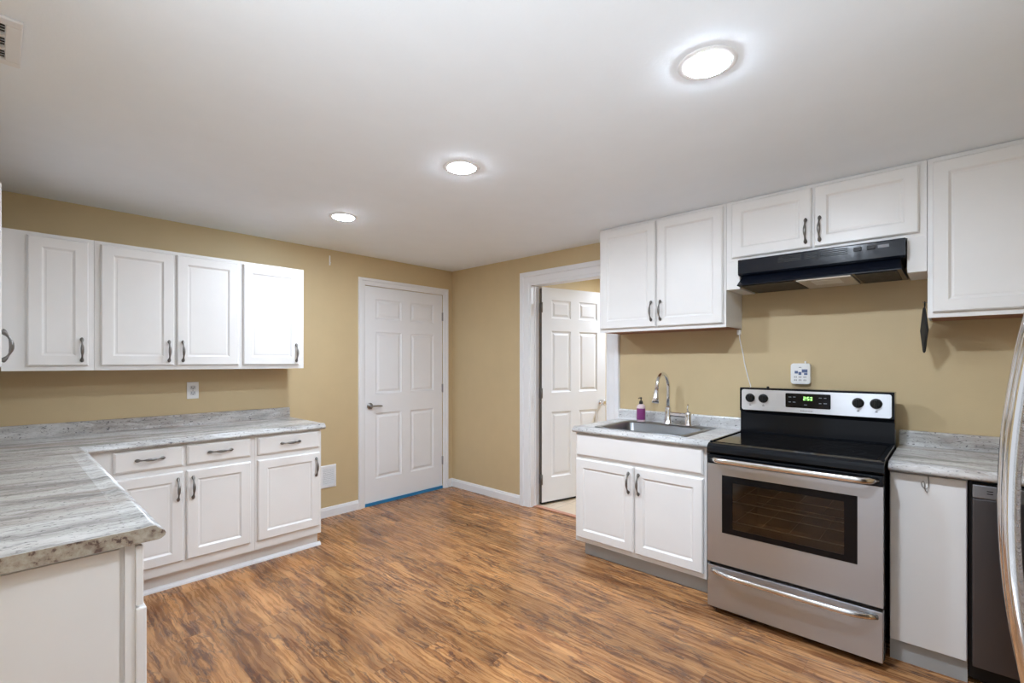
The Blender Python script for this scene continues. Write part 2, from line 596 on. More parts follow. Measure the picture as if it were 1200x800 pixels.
# right wall with the open doorway
DR0, DR1, DRT = -1.110, -1.948, 2.075
struct('wall_right', MB().box(0, 0.115, DR0, 0, 0, H).box(0, 0.115, SOUTH, DR1, 0, H).box(0, 0.115, DR1, DR0, DRT, H), M['wall'])
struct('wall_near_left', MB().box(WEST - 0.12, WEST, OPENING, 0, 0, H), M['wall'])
struct('wall_near_right', MB().box(-3.75, 0.115, SOUTH - 0.12, SOUTH, 0, H), M['wall'])
# hall beyond the open door
struct('floor_hall', MB().box(0.06, 2.8, -3.2, -0.9, -0.05, 0.001), M['tile'])
struct('wall_hall_left', MB().box(0.115, 2.8, -0.93, -0.81, 0, H), M['wall'])
struct('wall_hall_far', MB().box(2.68, 2.8, -3.2, -0.93, 0, H), M['wall'])
struct('wall_hall_right', MB().box(0.115, 2.8, -3.32, -3.2, 0, H), M['wall'])
struct('trim_3', MB().box(0.035, 0.085, DR1 + 0.02, DR0 - 0.02, 0.0, 0.007, 0.002), M['thresh'])

def base_prof(h=0.085, t=0.014):
    return [(0, 0), (-t, 0), (-t, h * 0.72), (-t * 0.75, h * 0.82), (-t * 0.6, h * 0.93), (-t * 0.35, h), (0, h)]
bp = base_prof()
struct('baseboard_left', MB().extrude(bp, 'x', -1.750, -1.117), M['trim'])
struct('baseboard_left_corner', MB().extrude(bp, 'x', -0.053, -0.0), M['trim'])
b_ = MB()
b_.extrude([(p[0], p[1]) for p in bp], 'y', -0.995, -0.014)
struct('baseboard_right', b_, M['trim'])

def casing(name, axis, a, b, top, w, depth, jamb_d):
    """door casing around an opening from a to b (a<b) on plane 0 of the other axis, facing negative; jamb lines the hole"""
    mb = MB()
    steps = [(0.0, 0.006), (0.012, 0.010), (w * 0.55, 0.013), (w * 0.62, depth), (w - 0.004, depth), (w, depth * 0.7)]
    poly = [(0.0, 0.0)] + steps + [(w, 0.0)]
    def P(u, d, z):
        return (u, -d, z) if axis == 'x' else (-d, u, z)
    stations = [lambda s: (a - s, 0.0), lambda s: (a - s, top + s), lambda s: (b + s, top + s), lambda s: (b + s, 0.0)]
    prev = None
    for st in stations:
        vs = [mb.bm.verts.new(P(st(s)[0], d, st(s)[1])) for s, d in poly]
        if prev:
            for i in range(len(poly)):
                j = (i + 1) % len(poly)
                mb.bm.faces.new((prev[i], prev[j], vs[j], vs[i]))
        else:
            mb.bm.faces.new(vs)
        prev = vs
    mb.bm.faces.new(prev[::-1])
    o = struct(name, mb, M['trim'])
    j = MB()
    t = 0.018
    if axis == 'x':
        j.box(a - 0.001, a + 0.0, 0, jamb_d, 0, top)
    else:
        j.box(0.0, jamb_d, b - t, b, 0, top).box(0.0, jamb_d, a, a + t, 0, top).box(0.0, jamb_d, a + t, b - t, top - t, top)
        # door stops
        j.box(0.05, 0.066, b - t - 0.010, b - t, 0, top - t).box(0.05, 0.066, a + t, a + t + 0.010, 0, top - t)
        j.build('jamb', M['trim'], o)
        return o
    j.bm.free()
    return o
casing('trim_1', 'x', DL0, DL1, DLT, 0.066, 0.020, 0.1)
casing('trim_2', 'y', DR1, DR0, DRT, 0.108, 0.022, 0.115)

def six_panel(w, h, t, z0):
    """six-panel slab: x 0..w, y -t..0 (faces at both sides), z z0..z0+h"""
    mb = MB()
    st, mu = 0.113, 0.105
    pw = (w - 2 * st - mu) / 2
    cols = [(st, st + pw), (st + pw + mu, w - st)]
    rows = [(z0 + 0.225, z0 + 0.845), (z0 + 1.03, z0 + 1.615), (z0 + 1.735, z0 + h - 0.115)]
    xs = sorted({0, w} | {v for c in cols for v in c})
    zs = sorted({z0, z0 + h} | {v for r in rows for v in r})
    for y, s in ((-t, 1), (0.0, -1)):
        for i in range(len(xs) - 1):
            for k in range(len(zs) - 1):
                x0, x1, a, b = xs[i], xs[i + 1], zs[k], zs[k + 1]
                if (x0, x1) in cols and (a, b) in rows:
                    def r(ins, d):
                        return (x0 + ins, x1 - ins, a + ins, b - ins, y + s * d)
                    mb.loft([r(0, 0), r(0.006, 0.006), r(0.016, 0.009), r(0.022, 0.009), r(0.040, 0.002)])
                else:
                    mb.bm.faces.new([mb.bm.verts.new(p) for p in ((x0, y, a), (x1, y, a), (x1, y, b), (x0, y, b))])
    z1 = z0 + h
    for q in (((0, -t, z0), (0, 0, z0), (0, 0, z1), (0, -t, z1)), ((w, -t, z0), (w, 0, z0), (w, 0, z1), (w, -t, z1)),
              ((0, -t, z0), (w, -t, z0), (w, 0, z0), (0, 0, z0)), ((0, -t, z1), (w, -t, z1), (w, 0, z1), (0, 0, z1))):
        mb.bm.faces.new([mb.bm.verts.new(p) for p in q])
    bmesh.ops.remove_doubles(mb.bm, verts=mb.bm.verts, dist=1e-5)
    return mb

# closed door in the left wall
d1 = thing('door_1', 'closed white six-panel door with lever handle and blue tape at its foot', 'door', (DL0 + 0.004, 0.046, 0), 0, kind='structure')
DW = DL1 - DL0 - 0.008
six_panel(DW, 2.040, 0.040, 0.018).build('door_slab', M['trim'], d1)
for z in (0.30, 1.07, 1.83):
    MB().tube([(DW + 0.001, -0.048, z - 0.045), (DW + 0.001, -0.048, z + 0.045)], 0.0065, 10).box(DW - 0.006, DW + 0.003, -0.047, -0.0405, z - 0.043, z + 0.043).build('hinge', M['nickel'], d1)
lv = MB()
lv.lathe([(0.030, 0), (0.031, -0.006), (0.027, -0.012), (0.013, -0.014), (0.012, -0.045), (0.010, -0.050)], (0.052, -0.041, 0.935), 'y', 24)
lv.tube([(0.052, -0.083, 0.935), (0.075, -0.087, 0.937), (0.11, -0.086, 0.937), (0.145, -0.082, 0.934), (0.160, -0.080, 0.932)], [0.010, 0.0085, 0.0075, 0.008, 0.007], 10)
tag(lv.build('lever_handle', M['nickel'], d1), 'satin nickel lever handle')
tag(MB().box(DL0 + 0.003, DL1 - 0.003, -0.005, 0.004, 0.0, 0.030, 0.0015).build('masking_tape', M['tape']),
    'strip of blue masking tape on the floor along the foot of the closed door', 'tape')

# open door into the hall
d2 = thing('door_2', 'open white six-panel door swung into the hall, hinges on its left', 'door', (0.118, -1.135, 0), math.radians(-15.5), kind='structure')
six_panel(0.80, 2.025, 0.036, 0.028).build('door_slab', M['trim'], d2)
for z in (0.245, 1.055, 1.86):
    MB().tube([(-0.010, -0.044, z - 0.047), (-0.010, -0.044, z + 0.047)], 0.0115, 10).box(-0.008, -0.0047, -0.042, -0.002, z - 0.045, z + 0.045).build('hinge', M['darkmetal'], d2)
kb = MB().lathe([(0.031, 0), (0.031, -0.006), (0.013, -0.012), (0.012, -0.030), (0.024, -0.040), (0.029, -0.052), (0.024, -0.064), (0.010, -0.068)], (0.735, -0.0365, 0.935), 'y', 24)
tag(kb.build('knob', M['chrome'], d2), 'round chrome knob')
tag(MB().box(-0.001, 0.80, -0.034, -0.002, 0.012, 0.0275).build('bottom_strip', M['blackmat'], d2), 'dark strip under the door')  # plain dark strip filling the gap below the slab
tag(MB().box(-0.0045, -0.0015, -0.036, -0.002, 0.03, 2.04).build('gap_strip', M['darkmetal'], d2), 'dark strip standing for the shaded hinge-side gap')  # dark strip puts the shade of the hinge-side gap into colour

# ------------------------------------------------------------------ cabinet builders (local: x to the right, front is -y, wall at y=0)
def cab_door(parent, x0, x1, z0, z1, y, t=0.020, fw=0.056):
    def r(ins, yy):
        return (x0 + ins, x1 - ins, z0 + ins, z1 - ins, yy)
    mb = MB().loft([r(0.0, y - 0.0005), r(0, y - t + 0.006), r(0.006, y - t), r(fw, y - t), r(fw + 0.010, y - t + 0.008),
                    r(fw + 0.016, y - t + 0.008), r(fw + 0.020, y - t + 0.0065)], cap0=True)
    return mb.build('door', M['cab'], parent)

def cab_drawer(parent, x0, x1, z0, z1, y, t=0.020, name='drawer'):
    def r(ins, yy):
        return (x0 + ins, x1 - ins, z0 + ins, z1 - ins, yy)
    mb = MB().loft([r(0, y - 0.0005), r(0, y - t + 0.008), r(0.010, y - t + 0.0005), r(0.014, y - t)], cap0=True)
    return mb.build(name, M['cab'], parent)

def pull(parent, x, y, z, horiz=False, mat='pewter'):
    """bow pull with leaf-shaped feet and a swelling in the middle, 142 mm long; y is the face it stands on"""
    L = 0.071
    mb = MB()
    ts = [-1.0, -0.93, -0.84, -0.74, -0.66, -0.55, -0.42, -0.30, -0.15, 0.0, 0.15, 0.30, 0.42, 0.55, 0.66, 0.74, 0.84, 0.93, 1.0]
    rad = [0.003, 0.0075, 0.0095, 0.0080, 0.0050, 0.0040, 0.0045, 0.0066, 0.0078, 0.0080]
    rad = rad + rad[-2::-1]
    pts = []
    for t in ts:
        a = abs(t)
        d = 0.007 if a > 0.84 else 0.007 + 0.024 * (1 - (a / 0.84) ** 2.2)
        pts.append((t * L, -d))
    P = [((x + s, y + d, z) if horiz else (x, y + d, z + s)) for s, d in pts]
    mb.tube(P, rad, 10)
    for s in (-0.82 * L, 0.82 * L):
        c = (x + s, y, z) if horiz else (x, y, z + s)
        mb.lathe([(0.0075, -0.0002), (0.0075, -0.005), (0.005, -0.009)], c, 'y', 12)
    return mb.build('pull', M[mat], parent)

def carcass(parent, x0, x1, z0, z1, depth, name='carcass', mat='cab'):
    return MB().box(x0, x1, -depth + 0.018, -0.002, z0, z1).build(name, M[mat], parent)

def face_frame(parent, x0, x1, z0, z1, depth, openings, mat='cab'):
    """front frame plate 18 mm thick with rectangular openings shown as stiles and rails"""
    mb = MB()
    yb, yf = -depth + 0.018, -depth
    xs = sorted({x0, x1} | {v for o in openings for v in o[:2]})
    zs = sorted({z0, z1} | {v for o in openings for v in o[2:]})
    for i in range(len(xs) - 1):
        for k in range(len(zs) - 1):
            cx, cz = (xs[i] + xs[i + 1]) / 2, (zs[k] + zs[k + 1]) / 2
            if not any(o[0] < cx < o[1] and o[2] < cz < o[3] for o in openings):
                mb.box(xs[i], xs[i + 1], yf, yb, zs[k], zs[k + 1])
    bmesh.ops.remove_doubles(mb.bm, verts=mb.bm.verts, dist=1e-5)
    return mb.build('face_frame', M[mat], parent)

def upper(label, x0, x1, z0, z1, doors, loc, rz, pulls, depth=0.305, bottom=True, xoff=0.0):
    """doors: list of (x0,x1,z0,z1); pulls: list of (door index, x, z)"""
    c = thing('wall_cabinet', label, 'cabinet', loc, rz, group=None)
    carcass(c, x0, x1, z0 + 0.004, z1, depth)
    face_frame(c, x0, x1, z0, z1, depth, [(a + 0.012, b - 0.012, p + 0.012, q - 0.012) for a, b, p, q in doors])
    if bottom:
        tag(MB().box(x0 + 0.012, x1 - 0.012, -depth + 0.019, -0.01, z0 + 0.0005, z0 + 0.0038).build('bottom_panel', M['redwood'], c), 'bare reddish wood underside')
    ds = [cab_door(c, a, b, p, q, -depth) for a, b, p, q in doors]
    for i, px_, pz in pulls:
        pull(ds[i], px_, -depth - 0.020, pz)
    return c

def slab_box(x0, x1, y0, y1, z0, z1, b=0.003):
    return MB().box(x0, x1, y0, y1, z0, z1, b)

# --- wall cabinets on the left wall (local x = world X)
UZ0, UZ1 = 1.300, 2.060
DZ = (1.328, 2.040)
upper('narrow white wall cabinet in the left corner, one door', -3.345, -2.975, UZ0, UZ1, [(-3.250, -3.000) + DZ], (0, 0, 0), 0, [(0, -3.030, 1.418)])
upper('white double-door wall cabinet above the outlet on the left wall', -2.974, -2.196, UZ0, UZ1,
      [(-2.946, -2.586) + DZ, (-2.572, -2.212) + DZ], (0, 0, 0), 0, [(0, -2.616, 1.418), (1, -2.542, 1.418)])
upper('white single-door wall cabinet at the right end of the row nearest the closed door', -2.195, -1.750, UZ0, UZ1,
      [(-2.180, -1.790) + DZ], (0, 0, 0), 0, [(0, -1.815, 1.418)])
# wall cabinet on the near left wall, seen edge-on: faces +x (local x = world +Y from its near end)
upper('white wall cabinet seen edge-on at the far left edge, handles overlapping', 0.0, 1.03, UZ0, UZ1,
      [(0.02, 0.335) + DZ, (0.345, 0.675) + DZ], (WEST, -1.336, 0), PI / 2, [(0, 0.305, 1.418), (1, 0.375, 1.418)], depth=0.303)

# --- base cabinets on the left wall
def toe_base(c, x0, x1, depth, recess, h=0.105, mat='cab', shoe=False):
    MB().box(x0, x1, -depth + recess, -depth + recess + 0.018, 0.0, h).build('toe_kick', M[mat], c)
    if shoe:
        y = -depth + recess
        MB().extrude([(y, 0), (y - 0.022, 0), (y - 0.020, 0.010), (y - 0.010, 0.020), (y, 0.024)], 'x', x0, x1 + (0.018 if x1 > -1.8 else 0.0)).build('shoe_moulding', M['trim'], c)

BZ = 0.860
c = thing('base_cabinet', 'white base cabinet with two drawers over two doors beneath the left counter', 'cabinet', (0, 0, 0))
MB().box(-3.104, -2.206, -0.592, -0.002, 0.106, BZ).build('carcass', M['cab'], c)
dr = [(-2.929, -2.605, 0.731, 0.850), (-2.588, -2.234, 0.731, 0.850)]
dd = [(-2.929, -2.605, 0.165, 0.697), (-2.588, -2.234, 0.165, 0.697)]
face_frame(c, -3.104, -2.206, 0.106, BZ, 0.610, [(a + .012, b - .012, p + .012, q - .012) for a, b, p, q in dr + dd])
toe_base(c, -3.16, -2.206, 0.610, 0.058, shoe=True)
for a, b, p, q in dr:
    pull(cab_drawer(c, a, b, p, q, -0.610), (a + b) / 2, -0.630, (p + q) / 2 + 0.004, True)
o1 = cab_door(c, *dd[0], -0.610); pull(o1, -2.634, -0.630, 0.595)
o2 = cab_door(c, *dd[1], -0.610); pull(o2, -2.558, -0.630, 0.595)
c = thing('base_cabinet', 'white base cabinet with one drawer over one door, beside the wall grille', 'cabinet', (0, 0, 0))
MB().box(-2.205, -1.756, -0.592, -0.002, 0.106, BZ).build('carcass', M['cab'], c)
a_, b_2 = -2.190, -1.772
face_frame(c, -2.205, -1.756, 0.106, BZ, 0.610, [(a_ + .012, b_2 - .012, .743, .838), (a_ + .012, b_2 - .012, .177, .685)])
toe_base(c, -2.205, -1.756, 0.610, 0.058, shoe=True)
pull(cab_drawer(c, a_, b_2, 0.731, 0.850, -0.610), (a_ + b_2) / 2, -0.630, 0.794, True)
o1 = cab_door(c, a_, b_2, 0.165, 0.697, -0.610); pull(o1, -1.802, -0.630, 0.595)

# --- peninsula cabinet run along the near left wall: faces +x, its end panel faces -y
PEN_END = -2.360
c = thing('base_cabinet', 'white base cabinet in the foreground with a plain end panel, under the left counter end', 'cabinet', (0, 0, 0))
MB().box(WEST + 0.002, -3.123, PEN_END + 0.012, -0.64, 0.106, BZ).build('carcass', M['cab'], c)
tag(MB().box(WEST + 0.002, -3.136, PEN_END + 0.004, PEN_END + 0.0115, 0.0, BZ - 0.012).build('end_panel', M['cab'], c), 'flat recessed end panel')
MB().box(-3.126, -3.105, PEN_END - 0.004, PEN_END + 0.0115, 0.0, BZ).box(-3.1225, -3.105, PEN_END + 0.012, -0.64, 0.106, BZ).build('face_frame', M['cab'], c)
MB().box(-3.18, -3.162, PEN_END + 0.02, -0.63, 0.0, 0.105).build('toe_kick', M['cab'], c)
for k in range(3):
    y0, y1 = PEN_END - 0.012 + 0.570 * k, PEN_END - 0.012 + 0.570 * k + 0.545
    mb = MB().box(-3.1045, -3.087, y0, y1, 0.690, 0.850, 0.003)
    pd = mb.build('drawer', M['cab'], c)
    mb = MB().box(-3.1045, -3.080, y0, y1, 0.130, 0.682, 0.004)
    pd = mb.build('door', M['cab'], c)

# --- countertops
NOSE = [(0.075, 0.862), (0.018, 0.862), (0.010, 0.864), (0.002, 0.870), (0.0, 0.877), (0.003, 0.884), (0.010, 0.8885), (0.016, 0.894),
        (0.024, 0.9015), (0.034, 0.9030), (0.044, 0.9015), (0.058, 0.900), (0.075, 0.900)]   # (inset from the front edge, z)
def flat_faces(mb, pts, z):
    return mb.bm.faces.new([mb.bm.verts.new((x, y, z)) for x, y in pts])

ct = thing('countertop', 'grey streaked L-shaped countertop with a speckled cut end, left side', 'countertop', (0, 0, 0))
XR, XP, YF, YE = -1.738, -3.040, -0.652, -2.385
mb = MB()
sts = [lambda s: (XR, YF + s), lambda s: (XP - s, YF + s), lambda s: (XP - s, YE)]
prev = None
for st in sts:
    vs = [mb.bm.verts.new(st(s) + (z,)) for s, z in NOSE]
    if prev:
        for i in range(len(NOSE) - 1):
            f = mb.bm.faces.new((prev[i], prev[i + 1], vs[i + 1], vs[i])); f.smooth = True
    prev = vs
I = 0.075
poly = [(XR, -0.002), (WEST + 0.002, -0.002), (WEST + 0.002, YE), (XP - I, YE), (XP - I, YF + I), (XR, YF + I)]
flat_faces(mb, poly, 0.900); flat_faces(mb, poly, 0.862)
for p, q in zip(poly[:3], poly[1:3] + [poly[3]]):
    if p[1] == YE and q[1] == YE:
        continue
    mb.bm.faces.new([mb.bm.verts.new(v) for v in ((p[0], p[1], .862), (q[0], q[1], .862), (q[0], q[1], .900), (p[0], p[1], .900))])
mb.bm.faces.new([mb.bm.verts.new((XR, YF + s, z)) for s, z in NOSE] + [mb.bm.verts.new((XR, -0.002, 0.900)), mb.bm.verts.new((XR, -0.002, 0.862))])
mb.bm.faces.new([mb.bm.verts.new((XP - s, YE, z)) for s, z in NOSE] + [mb.bm.verts.new((WEST + 0.002, YE, 0.900)), mb.bm.verts.new((WEST + 0.002, YE, 0.862))])
bmesh.ops.remove_doubles(mb.bm, verts=mb.bm.verts, dist=1e-5)
mb.build('worktop', M['granA'], ct)
cap = MB()
prof = [(XP - s, z) for s, z in NOSE] + [(WEST + 0.002, 0.900), (WEST + 0.002, 0.862)]
cap.extrude(prof, 'y', YE - 0.0025, YE - 0.0002)
tag(cap.build('end_cap', M['edge'], ct), 'beige speckled cut end of the countertop')
SPL = [(0, 0.9005), (-0.026, 0.9005), (-0.021, 0.906), (-0.019, 0.915), (-0.019, 0.970), (-0.016, 0.977), (-0.010, 0.979), (0, 0.979)]
mbs = MB().extrude([(y - 0.002, z) for y, z in SPL], 'x', WEST + 0.03, XR)
mbs.build('backsplash', M['granA'], ct)

def run_top(label, mat, w, loc, hole=None, splash=True):
    t = thing('countertop', label, 'countertop', loc, RW)
    mb = MB()
    D = 0.652
    a = [mb.bm.verts.new((0, -(D - s), z)) for s, z in NOSE]
    b = [mb.bm.verts.new((w, -(D - s), z)) for s, z in NOSE]
    for i in range(len(NOSE) - 1):
        f = mb.bm.faces.new((a[i], a[i + 1], b[i + 1], b[i])); f.smooth = True
    yi = -(D - 0.075)
    for z in (0.900, 0.862):
        if hole:
            hx0, hx1, hy0, hy1 = hole
            xs, ys = [0, hx0, hx1, w], [yi, hy0, hy1, -0.002]
            for i in range(3):
                for k in range(3):
                    if not (i == 1 and k == 1):
                        flat_faces(mb, [(xs[i], ys[k]), (xs[i + 1], ys[k]), (xs[i + 1], ys[k + 1]), (xs[i], ys[k + 1])], z)
        else:
            flat_faces(mb, [(0, yi), (w, yi), (w, -0.002), (0, -0.002)], z)
    if hole:
        hx0, hx1, hy0, hy1 = hole
        pp = [(hx0, hy0), (hx1, hy0), (hx1, hy1), (hx0, hy1)]
        for p, q in zip(pp, pp[1:] + pp[:1]):
            mb.bm.faces.new([mb.bm.verts.new(v) for v in ((p[0], p[1], .862), (q[0], q[1], .862), (q[0], q[1], .9), (p[0], p[1], .9))])
    for x in (0, w):
        mb.bm.faces.new([mb.bm.verts.new((x, -(D - s), z)) for s, z in NOSE] + [mb.bm.verts.new((x, -0.002, 0.900)), mb.bm.verts.new((x, -0.002, 0.862))])
    mb.bm.faces.new([mb.bm.verts.new(v) for v in ((0, -0.002, .862), (w, -0.002, .862), (w, -0.002, .9), (0, -0.002, .9))])
    bmesh.ops.remove_doubles(mb.bm, verts=mb.bm.verts, dist=1e-5)
    mb.build('worktop', mat, t)
    if splash:
        MB().extrude([(y - 0.002, z) for y, z in SPL], 'x', 0.0, w).build('backsplash', mat, t)
    return t

SY = -2.055          # left end of the sink run (world Y)
run_top('pale streaked countertop around the sink, left of the stove', M['granB'], 0.948, (0, SY, 0), hole=(0.150, 0.750, -0.552, -0.150))
RY = -3.782          # left end of the short run right of the stove
run_top('grey streaked countertop between the stove and the stainless refrigerator handle', M['granC'], 1.06, (0, RY, 0))

# --- sink base cabinet
c = thing('base_cabinet', 'white base cabinet under the sink with two doors and no drawer pulls', 'cabinet', (0, -2.060, 0), RW)
W = 0.905
# hollow carcass so the bowl hangs inside it
MB().box(0, 0.018, -0.592, -0.002, 0.106, BZ).box(W - 0.018, W, -0.592, -0.002, 0.106, BZ).box(0.018, W - 0.018, -0.592, -0.002, 0.106, 0.124).box(0.018, W - 0.018, -0.02, -0.002, 0.124, BZ).build('carcass', M['cab'], c)
face_frame(c, 0, W, 0.106, BZ, 0.610, [(0.03, 0.445, 0.15, 0.66), (0.47, 0.875, 0.15, 0.66), (0.03, 0.875, 0.715, 0.84)])
tag(MB().box(0.035, W, -0.545, -0.527, 0.0, 0.105).build('toe_kick', M['toe'], c), 'bare grey toe kick board')
tag(cab_drawer(c, 0.014, 0.890, 0.703, 0.852, -0.610, name='false_drawer_front'), 'plain fixed drawer front')
o1 = cab_door(c, 0.014, 0.450, 0.138, 0.680, -0.610); pull(o1, 0.421, -0.630, 0.580)
o2 = cab_door(c, 0.462, 0.890, 0.138, 0.680, -0.610); pull(o2, 0.491, -0.630, 0.580)

# --- cabinet with the plain white panel right of the stove
c = thing('base_cabinet', 'narrow base cabinet with a plain white slab front, between stove and dishwasher', 'cabinet', (0, -3.784, 0), RW)
W = 0.256
MB().box(0, W, -0.590, -0.002, 0.098, BZ).build('carcass', M['panel'], c)
pan = MB().box(0.003, W - 0.003, -0.6115, -0.5905, 0.098, 0.852, 0.002)
tag(pan.build('front_panel', M['panel'], c), 'plain white slab front without a handle')
tag(MB().box(0, W, -0.588, -0.570, 0.0, 0.0975).build('toe_kick', M['toe'], c), 'bare grey toe kick board')
wh = thing('wire_hook', 'small bent wire hook hanging on the plain white slab front', 'hook', (-0.613, -3.905, 0.0), RW)
mb = MB()
mb.tube([(0.012, -0.0035, 0.852), (0.013, -0.004, 0.825), (0.012, -0.005, 0.806), (0.006, -0.007, 0.797), (-0.002, -0.007, 0.799), (-0.009, -0.006, 0.809),
         (-0.011, -0.005, 0.820), (-0.006, -0.005, 0.830), (-0.001, -0.006, 0.825), (-0.001, -0.007, 0.805), (0.003, -0.008, 0.789), (0.010, -0.007, 0.783)], 0.0014, 8)
mb.build('wire', M['pewter'], wh)

# ------------------------------------------------------------------ wall cabinets on the right wall
RZ0 = 1.565
upper('white double-door wall cabinet above the sink, up to the ceiling', 0, 0.905, RZ0, H - 0.002,
      [(0.014, 0.447, 1.589, 2.311), (0.458, 0.890, 1.589, 2.311)], (0, -2.064, 0), RW, [(0, 0.420, 1.697), (1, 0.486, 1.697)])
c = upper('short white double-door wall cabinet above the black range hood', 0, 0.932, 1.962, H - 0.002,
      [(0.034, 0.454, 1.980, 2.309), (0.466, 0.903, 1.980, 2.309)], (0, -2.972, 0), RW, [(0, 0.427, 2.072), (1, 0.493, 2.072)], bottom=False)
tag(MB().box(0, 0.078, -0.305, -0.002, 1.792, 1.9615).build('filler', M['cab'], c), 'white filler left of the range hood')
tag(MB().box(0.858, 0.932, -0.305, -0.002, 1.790, 1.9615).build('filler', M['cab'], c), 'white filler right of the range hood')
upper('tall white wall cabinet at the right edge, black cloth beside it', 0, 0.90, RZ0 - 0.003, H - 0.002,
      [(0.018, 0.44, 1.587, 2.305), (0.452, 0.885, 1.587, 2.305)], (0, -3.906, 0), RW, [(0, 0.408, 1.697), (1, 0.484, 1.697)])

# ------------------------------------------------------------------ range hood
hd = thing('range_hood', 'black range hood with small light lens under the short wall cabinet', 'range hood', (0, -3.054, 0), RW)
HW = 0.772
mb = MB()
mb.extrude([(-0.004, 1.862), (-0.345, 1.862), (-0.356, 1.872), (-0.356, 1.950), (-0.352, 1.956), (-0.004, 1.956)], 'x', 0.0, HW)
mb.build('hood_body', M['hoodblack'], hd)
mb = MB()   # tapered skirt
top = [(0.020, -0.330, 1.8615), (HW - 0.020, -0.330, 1.8615), (HW - 0.020, -0.006, 1.8615), (0.020, -0.006, 1.8615)]
bot = [(0.012, -0.412, 1.800), (HW - 0.012, -0.412, 1.800), (HW - 0.006, -0.006, 1.800), (0.006, -0.006, 1.800)]
bot2 = [(0.012, -0.412, 1.795), (HW - 0.012, -0.412, 1.795), (HW - 0.006, -0.006, 1.795), (0.006, -0.006, 1.795)]
L_ = [[mb.bm.verts.new(p) for p in q] for q in (top, bot, bot2)]
for A, B in zip(L_, L_[1:]):
    for i in range(4):
        mb.bm.faces.new((A[i], A[(i + 1) % 4], B[(i + 1) % 4], B[i]))
mb.bm.faces.new(L_[0]); mb.bm.faces.new(L_[2])
mb.build('skirt', M['hoodblack'], hd)
for x0, x1 in ((0.03, 0.30), (0.575, 0.742)):
    tag(MB().box(x0, x1, -0.39, -0.03, 1.792, 1.7948).build('filter', M['blackmat'], hd), 'matte black grease filter')
ln = MB().box(0.315, 0.560, -0.405, -0.06, 1.786, 1.7948, 0.003).build('light_lens', M['lens'], hd)
tag(ln, 'beige translucent light lens')
MB().box(0.375, 0.505, -0.36, -0.20, 1.7845, 1.786).build('lens_centre', M['lensin'], ln)
vs_ = MB()
for x0, x1 in ((0.215, 0.330), (0.345, 0.405), (0.420, 0.540)):
    for k in range(4):
        z = 1.912 + 0.009 * k
        vs_.box(x0, x1, -0.3572, -0.356, z, z + 0.005)
tag(vs_.build('vent_slots', M['blackmat'], hd), 'matte black vent slots')
for x0 in (0.565, 0.620):
    MB().box(x0, x0 + 0.034, -0.362, -0.3562, 1.918, 1.938, 0.002).build('switch', M['blackmat'], hd)
lb = MB().box(0.665, 0.710, -0.3572, -0.3562, 1.921, 1.936)
tag(lb.build('badge', M['grey'], hd), 'small grey printed badge')

# ------------------------------------------------------------------ stove
SW = 0.758
sv = thing('stove', 'stainless electric stove with black glass cooktop and raised control panel', 'stove', (0, -3.0165, 0), RW)
mb = MB()
mb.box(0, 0.02, -0.700, -0.10, 0.03, 0.884).box(SW - 0.02, SW, -0.700, -0.10, 0.03, 0.884).box(0.02, SW - 0.02, -0.12, -0.10, 0.03, 0.884)
mb.box(0.02, SW - 0.02, -0.700, -0.12, 0.03, 0.26).box(0.02, SW - 0.02, -0.700, -0.12, 0.80, 0.884)
mb.build('body', M['black'], sv)
for x in (0.04, SW - 0.04):
    for y in (-0.62, -0.16):
        MB().lathe([(0.018, 0.0), (0.018, 0.012), (0.010, 0.014), (0.010, 0.0297)], (x, y, 0), 'z', 14).build('foot', M['blackmat'], sv)
cv = MB()
cv.box(0.0205, 0.10, -0.695, -0.121, 0.2605, 0.7995).box(SW - 0.10, SW - 0.0205, -0.695, -0.121, 0.2605, 0.7995)
cv.box(0.10, SW - 0.10, -0.20, -0.121, 0.2605, 0.7995).box(0.10, SW - 0.10, -0.695, -0.20, 0.2605, 0.36).box(0.10, SW - 0.10, -0.695, -0.20, 0.76, 0.7995)
tag(cv.build('oven_cavity', M['cavity'], sv), 'dark oven interior')
for z in (0.490, 0.598):
    rk = MB()
    rk.tube([(0.101, -0.675, z), (SW - 0.101, -0.675, z)], 0.0032, 8)
    for y in (-0.45, -0.21):
        rk.tube([(0.101, y, z), (SW - 0.101, y, z)], 0.0028, 8)
    for k in range(5):
        x = 0.125 + k * (SW - 0.25) / 4
        rk.tube([(x, -0.674, z + 0.003), (x, -0.205, z + 0.003)], 0.0010, 6)
    tag(rk.build('oven_rack', M['rack'], sv), 'bright wire rack behind the glass')
# cooktop
mb = MB()
pf = [(-0.18, 0.885), (-0.700, 0.885), (-0.722, 0.856), (-0.738, 0.857), (-0.744, 0.865), (-0.744, 0.884), (-0.738, 0.898), (-0.722, 0.908), (-0.700, 0.912), (-0.18, 0.912)]
mb.extrude(pf, 'x', -0.001, SW + 0.001)
mb.build('cooktop_frame', M['black'], sv)
gt = MB().box(0.025, SW - 0.025, -0.695, -0.215, 0.9122, 0.915, 0.001).build('cooktop_glass', M['glassblack'], sv)
def ring(mb, cx, cy, r0, r1, z):
    n = 48
    a = [mb.bm.verts.new((cx + r0 * math.cos(2 * PI * k / n), cy + r0 * math.sin(2 * PI * k / n), z)) for k in range(n)]
    b = [mb.bm.verts.new((cx + r1 * math.cos(2 * PI * k / n), cy + r1 * math.sin(2 * PI * k / n), z)) for k in range(n)]
    for k in range(n):
        mb.bm.faces.new((a[k], a[(k + 1) % n], b[(k + 1) % n], b[k]))
